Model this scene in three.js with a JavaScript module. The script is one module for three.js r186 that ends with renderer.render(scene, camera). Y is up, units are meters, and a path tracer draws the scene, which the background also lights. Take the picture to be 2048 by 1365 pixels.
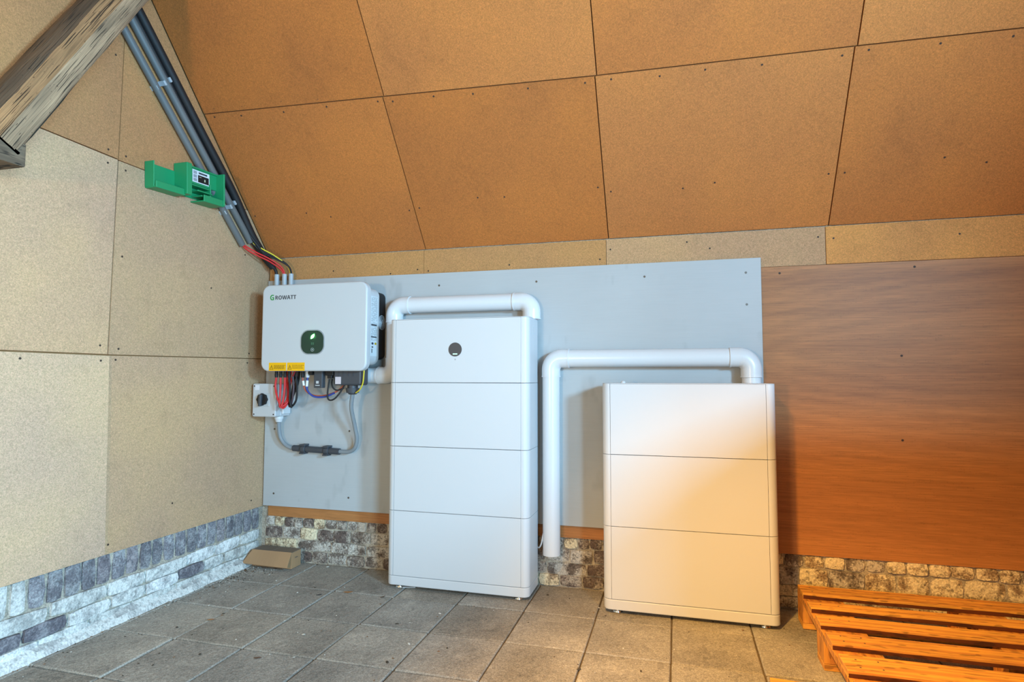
import * as THREE from 'three';
import { RoundedBoxGeometry } from 'three/addons/geometries/RoundedBoxGeometry.js';
import { mergeGeometries, toCreasedNormals } from 'three/addons/utils/BufferGeometryUtils.js';
import { FontLoader } from 'three/addons/loaders/FontLoader.js';
import { TextGeometry } from 'three/addons/geometries/TextGeometry.js';
import { RectAreaLightUniformsLib } from 'three/addons/lights/RectAreaLightUniformsLib.js';

// ───────────────────────── camera, sky, exposure, large lights
RectAreaLightUniformsLib.init();
const scene = new THREE.Scene();
const camera = new THREE.PerspectiveCamera(59.57, 2048 / 1365, 0.05, 60);
camera.rotation.order = 'YXZ';
camera.position.set(1.8415, 0.9894, 2.8341);
camera.rotation.set(0.0596, 0.2676, 0.0012);
scene.add(camera);
const renderer = new THREE.WebGLRenderer({ antialias: true });
renderer.toneMapping = THREE.LinearToneMapping;
renderer.toneMappingExposure = 1.0;
renderer.shadowMap.enabled = true;
scene.background = new THREE.Color(0.32, 0.47, 0.66);
const DAY = new THREE.Color().setRGB(0.34, 0.68, 1.0);
function areaLight(name, color, intensity, w, h, pos, target) {
  const l = new THREE.RectAreaLight(color, intensity, w, h);
  l.name = name; l.position.set(...pos); l.lookAt(...target); l.castShadow = true; scene.add(l); return l;
}
// daylight through the small stable window in the right wall (out of frame)
areaLight('window_daylight', DAY, 420, 0.38, 0.32, [3.566, 1.68, 2.50], [0, 1.68, 2.5]);
// bluish fill from an unseen doorway, added in the right wall behind the camera
areaLight('doorway_fill_light', new THREE.Color().setRGB(0.38, 0.72, 1.0), 42, 0.96, 1.86, [3.60, 0.95, 3.75], [0, 0.95, 3.75]);
// overhead fill from an unseen rooflight, added above the frame
areaLight('rooflight_fill_light', new THREE.Color().setRGB(0.80, 0.90, 1.0), 2.5, 1.06, 0.86, [1.35, 3.46, 1.60], [1.35, 3.46 - 0.643, 1.60 + 0.766]);
// flood lamp on a tripod, left behind the camera
areaLight('flood_lamp_light', new THREE.Color().setRGB(1.0, 0.70, 0.40), 270, 0.22, 0.16, [0.80, 1.05, 3.88], [1.3, 1.35, 0]);
// warm bulb in the clamp lamp above the frame, aimed down at the pallet
const LAMP = [1.36, 2.06, 2.05], AIM = [2.25, 0.0, 0.98];
const lamp = new THREE.SpotLight(new THREE.Color().setRGB(1.0, 0.54, 0.13), 33, 0, 0.60, 1, 2);
lamp.name = 'clamp_lamp_light'; lamp.position.set(...LAMP); lamp.target.position.set(...AIM); lamp.castShadow = true; lamp.shadow.radius = 3; scene.add(lamp, lamp.target);

// ───────────────────────── helpers
let seed = 7;
const rnd = () => { seed = (seed + 0x6D2B79F5) | 0; let t = Math.imul(seed ^ (seed >>> 15), 1 | seed); t = (t + Math.imul(t ^ (t >>> 7), 61 | t)) ^ t; return ((t ^ (t >>> 14)) >>> 0) / 4294967296; };
const rr = (a, b) => a + (b - a) * rnd();
const lerp = (a, b, t) => a + (b - a) * t, clamp = (x, a = 0, b = 1) => Math.min(b, Math.max(a, x));
const sm = (a, b, x) => { const t = clamp((x - a) / (b - a)); return t * t * (3 - 2 * t); };
// tileable value noise
const LAT = new Float32Array(65536); for (let i = 0; i < 65536; i++) LAT[i] = rnd();
function vn(x, y, px, py, s = 0) {
  const xi = Math.floor(x), yi = Math.floor(y); let fx = x - xi, fy = y - yi; fx = fx * fx * (3 - 2 * fx); fy = fy * fy * (3 - 2 * fy);
  const x0 = ((xi % px) + px) % px, x1 = (x0 + 1) % px, y0 = ((yi % py) + py) % py, y1 = (y0 + 1) % py;
  const h = (a, b) => LAT[(a * 131 + b * 7919 + s * 1013 + ((a * b) & 255) * 17) & 65535];
  return lerp(lerp(h(x0, y0), h(x1, y0), fx), lerp(h(x0, y1), h(x1, y1), fx), fy);
}
function fbm(u, v, fx, fy, oct, s = 0) { let a = 0, w = 1, n = 0; for (let o = 0; o < oct; o++) { a += w * vn(u * fx, v * fy, fx, fy, s + o * 3); n += w; w *= 0.5; fx *= 2; fy *= 2; } return a / n; }
function tex(w, h, fn, srgb = true) {
  const d = new Uint8Array(w * h * 4);
  for (let j = 0; j < h; j++) for (let i = 0; i < w; i++) { const c = fn(i / w, j / h, i, j), k = (j * w + i) * 4; d[k] = clamp(c[0]) * 255; d[k + 1] = clamp(c[1]) * 255; d[k + 2] = clamp(c[2]) * 255; d[k + 3] = 255; }
  const t = new THREE.DataTexture(d, w, h); t.wrapS = t.wrapT = THREE.RepeatWrapping; t.magFilter = THREE.LinearFilter; t.minFilter = THREE.LinearMipmapLinearFilter; t.generateMipmaps = true;
  if (srgb) t.colorSpace = THREE.SRGBColorSpace; t.needsUpdate = true; return t;
}
const rep = (t, a, b) => { t.repeat.set(a, b); return t; };
const mix3 = (a, b, t) => [lerp(a[0], b[0], t), lerp(a[1], b[1], t), lerp(a[2], b[2], t)];
const mat = (color, o = {}) => new THREE.MeshStandardMaterial({ color, roughness: 0.7, ...o });

// uv in metres from the dominant axis of each face (non-indexed)
function uvBox(g, { s = 1, ox = 0, oy = 0, swap = false } = {}) {
  g = g.index ? g.toNonIndexed() : g; const p = g.attributes.position, uv = new Float32Array(p.count * 2), A = new THREE.Vector3(), B = new THREE.Vector3(), C = new THREE.Vector3();
  for (let i = 0; i < p.count; i += 3) {
    A.fromBufferAttribute(p, i); B.fromBufferAttribute(p, i + 1).sub(A); C.fromBufferAttribute(p, i + 2).sub(A); B.cross(C);
    const ax = Math.abs(B.x), ay = Math.abs(B.y), az = Math.abs(B.z);
    for (let k = 0; k < 3; k++) {
      const x = p.getX(i + k), y = p.getY(i + k), z = p.getZ(i + k); let a, b;
      if (ax >= ay && ax >= az) { a = z; b = y; } else if (ay >= az) { a = x; b = z; } else { a = x; b = y; }
      if (swap) [a, b] = [b, a];
      uv[(i + k) * 2] = a * s + ox; uv[(i + k) * 2 + 1] = b * s + oy;
    }
  }
  g.setAttribute('uv', new THREE.BufferAttribute(uv, 2)); return g;
}
const used = {};
function numbered(n) { const k = used[n] = (used[n] ?? -1) + 1; return k ? `${n}_${String(k).padStart(3, '0')}` : n; }
function mesh(name, geo, m, parent) { const o = new THREE.Mesh(geo, m); o.castShadow = o.receiveShadow = true; if (parent) { o.name = name; parent.add(o); } else { o.name = numbered(name); scene.add(o); } return o; }
function thing(name, label, category, pos = [0, 0, 0], turn = 0, group) { const o = new THREE.Group(); o.name = numbered(name); scene.add(o); o.position.set(...pos); o.rotation.y = turn; o.userData = { label, category }; if (group) o.userData.group = group; return o; }
function tag(o, label, category, group) { Object.assign(o.userData, { label, category }); if (group) o.userData.group = group; return o; }
function struct(o, label) { o.userData.kind = 'structure'; if (label) { o.userData.label = label; } return o; }
// box by extents [x0,x1,y0,y1,z0,z1], optional rounded edge
function bx(x0, x1, y0, y1, z0, z1, r = 0, seg = 2) { const w = x1 - x0, h = y1 - y0, d = z1 - z0; const g = r ? new RoundedBoxGeometry(w, h, d, seg, Math.min(r, w / 2.01, h / 2.01, d / 2.01)) : new THREE.BoxGeometry(w, h, d); g.translate((x0 + x1) / 2, (y0 + y1) / 2, (z0 + z1) / 2); return g; }
const merge = (...gs) => mergeGeometries(gs.flat().map(g => { g = g.index ? g.toNonIndexed() : g; for (const k of Object.keys(g.attributes)) if (!['position', 'normal', 'uv'].includes(k)) g.deleteAttribute(k); return g; }));
const V = (x, y, z) => new THREE.Vector3(x, y, z);
const tube = (pts, r, n = 40, rs = 10, tension = 0.5) => new THREE.TubeGeometry(new THREE.CatmullRomCurve3(pts.map(p => V(...p)), false, 'catmullrom', tension), n, r, rs);
function cyl(a, b, r, r2 = r, seg = 20) { const A = V(...a), B = V(...b), d = B.clone().sub(A); const g = new THREE.CylinderGeometry(r2, r, d.length(), seg); g.applyQuaternion(new THREE.Quaternion().setFromUnitVectors(V(0, 1, 0), d.normalize())); g.translate((A.x + B.x) / 2, (A.y + B.y) / 2, (A.z + B.z) / 2); return g; }
// outline (x,z) lifted from y0 to y1
function extY(shape, y0, y1, bevel = 0) { const g = new THREE.ExtrudeGeometry(shape, { depth: y1 - y0 - 2 * bevel, bevelEnabled: bevel > 0, bevelSize: bevel, bevelThickness: bevel, bevelOffset: -bevel, bevelSegments: 2, curveSegments: 8 }); g.rotateX(-Math.PI / 2); g.translate(0, y0 + bevel, 0); return g; }
// polygon (z,y) on a wall whose face is x = xf, going back by t
function polyX(pts, xf, t) { const s = new THREE.Shape(pts.map(([z, y]) => new THREE.Vector2(-z, y))); const g = new THREE.ExtrudeGeometry(s, { depth: t, bevelEnabled: false }); g.rotateY(Math.PI / 2); g.translate(xf - t, 0, 0); return g; }
function rrect(w, h, r) { const s = new THREE.Shape(), x = -w / 2, y = -h / 2; s.moveTo(x + r, y); s.lineTo(x + w - r, y); s.absarc(x + w - r, y + r, r, -Math.PI / 2, 0); s.lineTo(x + w, y + h - r); s.absarc(x + w - r, y + h - r, r, 0, Math.PI / 2); s.lineTo(x + r, y + h); s.absarc(x + r, y + h - r, r, Math.PI / 2, Math.PI); s.lineTo(x, y + r); s.absarc(x + r, y + r, r, Math.PI, 1.5 * Math.PI); return s; }
function slab(shape, depth, bevel, seg = 3, cs = 12) { const g = new THREE.ExtrudeGeometry(shape, { depth: depth - 2 * bevel, bevelEnabled: bevel > 0, bevelSize: bevel, bevelThickness: bevel, bevelOffset: -bevel, bevelSegments: seg, curveSegments: cs }); g.translate(0, 0, bevel); return g; }

// ───────────────────────── textures and materials
const chipT = tex(2048, 2048, (u, v) => {           // 2 m × 2 m of particle board
  const f = vn(u * 1024, v * 1024, 1024, 1024, 1), g = vn(u * 520, v * 520, 520, 520, 2), c = fbm(u, v, 6, 6, 4, 5), d = fbm(u, v, 22, 22, 3, 9);
  let l = 0.80 + 0.16 * (f - 0.5) + 0.10 * (g - 0.5) + 0.10 * (c - 0.5);
  const fleck = 0 * vn(u * 430, v * 430, 430, 430, 4); if (fleck > 0.93) l -= 0.22;
  const dirt = sm(0.66, 0.86, d) * 0.025; l -= dirt;
  return [l, l * (0.985 - 0.03 * (g - 0.5)), l * (0.95 - 0.10 * (c - 0.5))];
});
const chipB = tex(512, 512, (u, v) => { const f = vn(u * 256, v * 256, 256, 256, 1) * 0.6 + vn(u * 130, v * 130, 130, 130, 3) * 0.4; return [f, f, f]; }, false); chipB.repeat.set(1, 1);
const chip = (color) => mat(color, { map: chipT, bumpMap: chipB, bumpScale: 0.0006, roughness: 0.85 });
const lin = (r, g, b) => new THREE.Color().setRGB(r, g, b);
const chipLeft = [lin(0.81, 0.535, 0.33), lin(0.77, 0.51, 0.31), lin(0.95, 0.67, 0.46), lin(0.74, 0.37, 0.155), lin(0.88, 0.585, 0.37)].map(chip);  // upper boards darker and warmer, lower front one lighter: light gradient put into colour
const chipRoof = [lin(0.76, 0.265, 0.060), lin(0.72, 0.245, 0.052), lin(0.80, 0.295, 0.075), lin(0.75, 0.255, 0.056)].map(chip);
const chipStrip = [lin(0.80, 0.42, 0.16), lin(0.80, 0.42, 0.16), lin(0.82, 0.50, 0.27), lin(1.0, 0.46, 0.14)].map(chip);
const chipEdge = mat(lin(0.30, 0.17, 0.07), { roughness: 0.95 });
const plyT = tex(2048, 1024, (u, v) => {            // 2.6 m × 1.3 m of rotary-cut veneer, one big eye in the grain
  const X = u * 2.6, Y = v * 1.3, w = fbm(u, v, 5, 6, 3, 3);
  const dx = (X - 1.28) * 0.22, dy = (Y - 0.87) + 0.022 * (w - 0.5) + 0.012 * Math.sin(X * 2.1);
  const phi = Math.sqrt(dx * dx + dy * dy) - dx;
  const ring = 0.5 + 0.5 * Math.sin(phi * 105 + 30 * phi * phi + 4.5 * fbm(u, v, 2, 26, 4, 8)), rm = 0.35 + 0.65 * sm(0.75, 0.1, phi);
  const fib = vn(u * 24, v * 420, 24, 420, 2), fib2 = vn(u * 90, v * 1000, 90, 1000, 6), band = fbm(u, v, 1, 11, 4, 12), fleck = vn(u * 260, v * 1000, 260, 1000, 21);
  let l = 0.70 + 0.036 * rm * (ring - 0.5) + 0.085 * (fib - 0.5) + 0.07 * (fib2 - 0.5) + 0.20 * (band - 0.5); if (fleck > 0.9) l -= 0.07;
  return [l, l * (0.70 + 0.05 * (band - 0.5)), l * (0.46 + 0.06 * (band - 0.5))];
});
rep(plyT, 1 / 2.6, 1 / 1.3);
const plyM = mat(lin(0.90, 0.80, 0.58), { map: plyT, roughness: 0.55 });
const plyEdge = mat(lin(0.34, 0.19, 0.08), { roughness: 0.8 });
const boardT = tex(1024, 512, (u, v) => {
  const a = fbm(u, v, 8, 4, 4, 2), b = fbm(u, v, 40, 10, 3, 4), s = vn(u * 40, v * 512, 40, 512, 7);
  let l = 0.90 + 0.05 * (a - 0.5) + 0.014 * (s - 0.5) - 0.05 * sm(0.64, 0.8, b) * sm(0.45, 0.6, a);
  return [l * 0.985, l, l];
});
rep(boardT, 1 / 2.6, 1 / 1.3);
const boardM = mat(lin(0.60, 0.605, 0.61), { map: boardT, roughness: 0.55 });
const concT = tex(1024, 1024, (u, v) => {
  const a = fbm(u, v, 5, 5, 5, 3), f = vn(u * 512, v * 512, 512, 512, 8), g = vn(u * 190, v * 190, 190, 190, 5), b = fbm(u, v, 14, 14, 3, 20), sc = fbm(u, v, 30, 30, 2, 31);
  let l = 0.60 + 0.22 * (a - 0.5) + 0.20 * (f - 0.5) + 0.09 * (g - 0.5) + 0.06 * sm(0.6, 0.85, b) - 0.05 * sm(0.7, 0.85, sc);
  const pit = vn(u * 330, v * 330, 330, 330, 44); if (pit > 0.94) l -= 0.16; if (f > 0.98) l += 0.14;
  return [l, l * 0.965, l * 0.90];
});
const concB = tex(512, 512, (u, v) => { const f = fbm(u, v, 128, 128, 2, 8); return [f, f, f]; }, false);
const concM = [lin(0.98, 0.97, 0.96), lin(0.90, 0.90, 0.90), lin(1.05, 1.03, 1.0), lin(0.95, 0.92, 0.88)].map(c => mat(c, { map: concT, bumpMap: concB, bumpScale: 0.0015, roughness: 0.92 }));
const sandM = mat(lin(0.36, 0.28, 0.19), { map: concT, roughness: 1 });
const brickTex = (base, wash, amt, s, q = 1) => tex(512, 512, (u, v) => {
  const a = fbm(u, v, 7, 7, 5, s), f = fbm(u, v, 70, 70, 3, s + 5), d = fbm(u, v, 34, 34, 4, s + 9);
  const t = clamp(sm(0.36 - amt, 0.70 - amt, 0.72 * a + 0.28 * f) * 0.95); let c = mix3(base, wash, t);
  const k = 1 - 0.26 * q * sm(0.58, 0.74, d) + 0.30 * q * (f - 0.5); return [c[0] * k, c[1] * k, c[2] * k];
});
const brB = tex(512, 512, (u, v) => { const f = fbm(u, v, 24, 24, 5, 40); return [f, f, f]; }, false); rep(brB, 3, 3);
const bm = (t, c = 0xffffff) => { rep(t, 3, 3); return mat(c, { map: t, bumpMap: brB, bumpScale: 0.005, roughness: 0.95 }); };
const bA = brickTex([0.44, 0.39, 0.35], [0.80, 0.77, 0.72], 0.06, 3), bB = brickTex([0.40, 0.34, 0.31], [0.72, 0.68, 0.62], 0.0, 17), bC = brickTex([0.56, 0.47, 0.37], [0.92, 0.86, 0.72], 0.10, 29);
const brickBack = [bm(bA), bm(bB), bm(bC)];
const bD = brickTex([0.46, 0.45, 0.47], [0.68, 0.68, 0.68], 0.02, 43, 0.6), bE = brickTex([0.71, 0.71, 0.70], [0.93, 0.93, 0.91], 0.06, 51, 0.45);
const brickSoldier = [bm(bD), bm(bD, 0xece4e4), bm(bD, 0xe6e6e6)], brickWhite = [bm(bE), bm(bE, 0xf0f0ee), bm(bE, 0xe6e6e3)], brickDark = bm(bD, 0xd8d4d8);
const mortarT = tex(512, 512, (u, v) => { const a = fbm(u, v, 8, 8, 4, 60), f = fbm(u, v, 120, 120, 2, 62); const l = 0.72 + 0.3 * (a - 0.5) + 0.25 * (f - 0.5); return [l, l * 0.95, l * 0.87]; }); rep(mortarT, 2, 2);
const mortarM = mat(lin(0.92, 0.90, 0.86), { map: mortarT, bumpMap: brB, bumpScale: 0.006, roughness: 1 });
const oldT = tex(1024, 512, (u, v) => {             // weathered beam, 2 m × 0.5 m
  const w = fbm(u, v, 4, 6, 3, 2), fib = vn(u * 24, v * 300 + w * 10, 24, 100000, 5), crack = fbm(u, v, 14, 120, 3, 9), blot = fbm(u, v, 10, 10, 3, 14), hole = vn(u * 300, v * 80, 300, 80, 3);
  const ring = 0.5 + 0.5 * Math.sin(v * 160 + w * 26);
  let l = 0.60 + 0.14 * (fib - 0.5) + 0.04 * (ring - 0.5) + 0.26 * (blot - 0.5); l -= 0.35 * sm(0.66, 0.76, crack); if (hole > 0.965) l *= 0.45;
  return [l, l * 0.85, l * 0.68];
});
const oldM = mat(lin(0.98, 0.95, 0.9), { map: oldT, bumpMap: oldT, bumpScale: 0.004, roughness: 0.95 }), oldDark = mat(lin(0.40, 0.41, 0.42), { map: oldT, bumpMap: oldT, bumpScale: 0.005, roughness: 0.95 }), oldBark = mat(lin(1.05, 0.80, 0.56), { map: oldT, bumpMap: oldT, bumpScale: 0.008, roughness: 1 });
const pineT = tex(1024, 256, (u, v) => {            // 1.2 m × 0.3 m
  const w = fbm(u, v, 2, 5, 3, 2), ring = 0.5 + 0.5 * Math.sin(v * 60 + w * 9), fib = vn(u * 50, v * 250, 50, 250, 4), bl = fbm(u, v, 8, 5, 3, 8), st = fbm(u, v, 30, 24, 2, 12);
  let l = 0.80 + 0.09 * (ring - 0.5) + 0.12 * (fib - 0.5) + 0.2 * (bl - 0.5) - 0.18 * sm(0.68, 0.8, st);
  return [l, l * (0.74 + 0.06 * (ring - 0.5)), l * 0.42];
});
rep(pineT, 1 / 1.2, 1 / 0.3);
const pineM = [lin(1.05, 0.92, 0.55), lin(1.15, 1.03, 0.60), lin(0.95, 0.75, 0.46)].map(c => mat(c, { map: pineT, roughness: 0.7 }));
const whiteM = mat(lin(0.645, 0.655, 0.665), { roughness: 0.38 }), whitePanel = mat(lin(0.635, 0.645, 0.655), { roughness: 0.42 }), invM = mat(lin(0.56, 0.585, 0.60), { roughness: 0.35 });
const pvcM = mat(lin(0.72, 0.73, 0.74), { roughness: 0.28 }), blackM = mat(lin(0.008, 0.008, 0.009), { roughness: 0.62 }), darkM = mat(lin(0.055, 0.06, 0.07), { roughness: 0.5 }), greyPlastic = mat(lin(0.55, 0.56, 0.57), { roughness: 0.45 });
const conduitM = mat(lin(0.125, 0.135, 0.135), { roughness: 0.5 }), stubM = mat(lin(0.42, 0.46, 0.49), { roughness: 0.35 }), cableM = mat(lin(0.24, 0.27, 0.29), { roughness: 0.5 }), redM = mat(lin(0.62, 0.02, 0.02), { roughness: 0.45 }), blueM = mat(lin(0.03, 0.06, 0.30), { roughness: 0.45 }), yellowM = mat(lin(0.72, 0.60, 0.03), { roughness: 0.5 });
const chromeM = mat(lin(0.75, 0.74, 0.72), { metalness: 1, roughness: 0.18 }), steelM = mat(lin(0.16, 0.14, 0.12), { metalness: 0.7, roughness: 0.5 }), greenM = mat(lin(0.012, 0.27, 0.105), { roughness: 0.42 });
const cardT = tex(256, 256, (u, v) => { const l = 0.9 + 0.015 * (vn(u * 256, v * 8, 256, 8, 1) - 0.5) + 0.08 * (fbm(u, v, 8, 8, 4, 3) - 0.5); return [l, l * 0.99, l * 0.97]; });
const cardM = mat(lin(0.50, 0.30, 0.155), { map: cardT, roughness: 0.85 }), cardTop = mat(lin(0.24, 0.19, 0.145), { map: cardT, roughness: 0.9 });
const plainWall = mat(lin(0.52, 0.40, 0.26), { roughness: 0.95 });

// ───────────────────────── the setting
const XL = -0.345, Y0 = 1.646, TH = 50 * Math.PI / 180, SI = Math.sin(TH), CO = Math.cos(TH), RIDGE = 3.0, XR = 3.56, ZF = 6.0;
const roofY = z => Y0 + z * SI / CO;

// floor: sand bed, concrete pavers
const floor = struct(mesh('floor', uvBox(bx(-0.6, 3.85, -0.2, -0.007, -0.25, 6.3)), sandM), 'grey concrete paving slabs laid in a square grid on sand');
{
  const P = 0.302, zr = [0.0, 0.333]; for (let i = 1; i < 9; i++) zr.push(0.333 + i * P);
  const xs = [-0.40, -0.302]; for (let i = 0; i < 14; i++) xs.push(i * P);
  for (let r = 0; r < zr.length - 1; r++) for (let c = 0; c < xs.length - 1; c++) {
    const x0 = xs[c], x1 = Math.min(xs[c + 1], 3.56), z0 = zr[r], z1 = zr[r + 1]; if (x1 - x0 < 0.02) continue;
    const g = rr(0.0015, 0.003), w = x1 - x0 - 2 * g, d = z1 - z0 - 2 * g;
    const geo = uvBox(new RoundedBoxGeometry(w, 0.04, d, 2, 0.0065), { s: 0.9, ox: rr(0, 1), oy: rr(0, 1) });
    const m = mesh('paving_slab', geo, concM[Math.floor(rnd() * 4)], floor);
    m.position.set((x0 + x1) / 2 + rr(-0.001, 0.001), -0.0205 + rr(-0.0015, 0.0015), (z0 + z1) / 2 + rr(-0.0015, 0.0015)); m.rotation.set(rr(-0.004, 0.004), rr(-0.003, 0.003), rr(-0.004, 0.004));
  }
}
// bricks: pillow-faced blocks with worn corners, 44 triangles each; local front is +z
function brickGeo(w, h, d, wear = 0.006) {
  const g = new THREE.BoxGeometry(w, h, d, 3, 2, 1), p = g.attributes.position, key = {};
  for (let i = 0; i < p.count; i++) {
    const x = p.getX(i), y = p.getY(i), z = p.getZ(i), k = x.toFixed(3) + y.toFixed(3) + z.toFixed(3);
    if (!key[k]) key[k] = [rr(-1, 1), rr(-1, 1), rr(-1, 1)]; const n = key[k];
    const ex = Math.abs(Math.abs(x) - w / 2) < 1e-5, ey = Math.abs(Math.abs(y) - h / 2) < 1e-5; let X = x + n[0] * wear * 0.5, Yv = y + n[1] * wear * 0.4, Z = z;
    if (z > 0) { if (ex && ey) { X -= Math.sign(x) * wear; Yv -= Math.sign(y) * wear; Z -= wear * 1.4; } else if (ex || ey) Z -= wear * 0.7; Z += n[2] * wear * 0.45; }
    p.setXYZ(i, X, Yv, Z);
  }
  g.computeVertexNormals(); return uvBox(toCreasedNormals(g, 0.9), { ox: rr(0, 1), oy: rr(0, 1) });
}
const wallBack = struct(mesh('wall_back', uvBox(bx(-0.6, 3.85, -0.2, 1.70, -0.3, -0.0105)), mortarM), 'low eaves wall of worn whitewashed brick clad with boards');
{
  const rowsL = [[0.001, 0.054, 0.105], [0.060, 0.112, 0.195], [0.117, 0.176, 0.108], [0.181, 0.229, 0.062]], rowsR = [[0.001, 0.046, 0.19], [0.050, 0.094, 0.17], [0.099, 0.172, 0.132], [0.179, 0.229, 0.076]];
  for (const [rows, xa, xb] of [[rowsL, -0.335, 2.20], [rowsR, 2.205, 3.5]]) rows.forEach(([y0, y1, L], ri) => {
    let x = xa - (ri % 2 ? 0 : 0.0);
    while (x < xb - 0.01) {
      let w = L * rr(0.86, 1.14); if (x + w > xb - 0.03) w = xb - x; const gap = rr(0.002, 0.007), dy = rr(-0.003, 0.003);
      const b = mesh('brick', brickGeo(w - gap, y1 - y0 + rr(-0.002, 0.003), 0.06, 0.0038), brickBack[xa > 2 ? (rnd() < 0.75 ? 2 : 0) : Math.floor(rnd() * 2.4)], wallBack);
      b.position.set(x + w / 2, (y0 + y1) / 2 + dy, -0.030 + rr(-0.005, 0.003)); b.rotation.set(rr(-0.03, 0.03), rr(-0.03, 0.03), rr(-0.025, 0.025)); x += w;
    }
  });
  // particle board strips under the roof
  const sx = [-0.343, 0.590, 1.530, 2.479, 3.55];
  for (let i = 0; i < 4; i++) mesh('chipboard_strip', uvBox(bx(sx[i] + 0.001, sx[i + 1] - 0.001, 1.478, Y0 - 0.002, -0.012, i === 3 ? 0.003 : 0.0), { s: 0.5, ox: i * 0.31, oy: i * 0.17 }), chipStrip[i], wallBack);
}
const screwGeo = (pts, ax, r = 0.0042) => merge(pts.map(p => { const g = new THREE.CylinderGeometry(r, r, 0.0016, 8); if (ax === 'z') g.rotateX(Math.PI / 2); else if (ax === 'x') g.rotateZ(Math.PI / 2); g.translate(...p); return g; }));
const screws = (pts, ax, r, m, parent) => { const g = screwGeo([[0, 0, 0]], ax, r); for (const p of pts) mesh('screw', g, m, parent).position.set(...p); };
const screwM = mat(lin(0.05, 0.03, 0.02), { roughness: 0.7 });
{
  const st = wallBack.children.filter(c => c.name.startsWith('chipboard_strip'));
  [[[0.40, 1.53, 0], [0.555, 1.545, 0], [0.06, 1.56, 0]], [[0.615, 1.535, 0], [1.05, 1.545, 0], [1.50, 1.55, 0]], [[1.55, 1.595, 0], [1.90, 1.61, 0], [2.00, 1.575, 0], [2.45, 1.60, 0]], [[2.51, 1.59, 0.003], [2.98, 1.58, 0.003], [3.3, 1.6, 0.003]]].forEach((p, i) => screws(p, 'z', 0.0042, screwM, st[i]));
}
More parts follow.
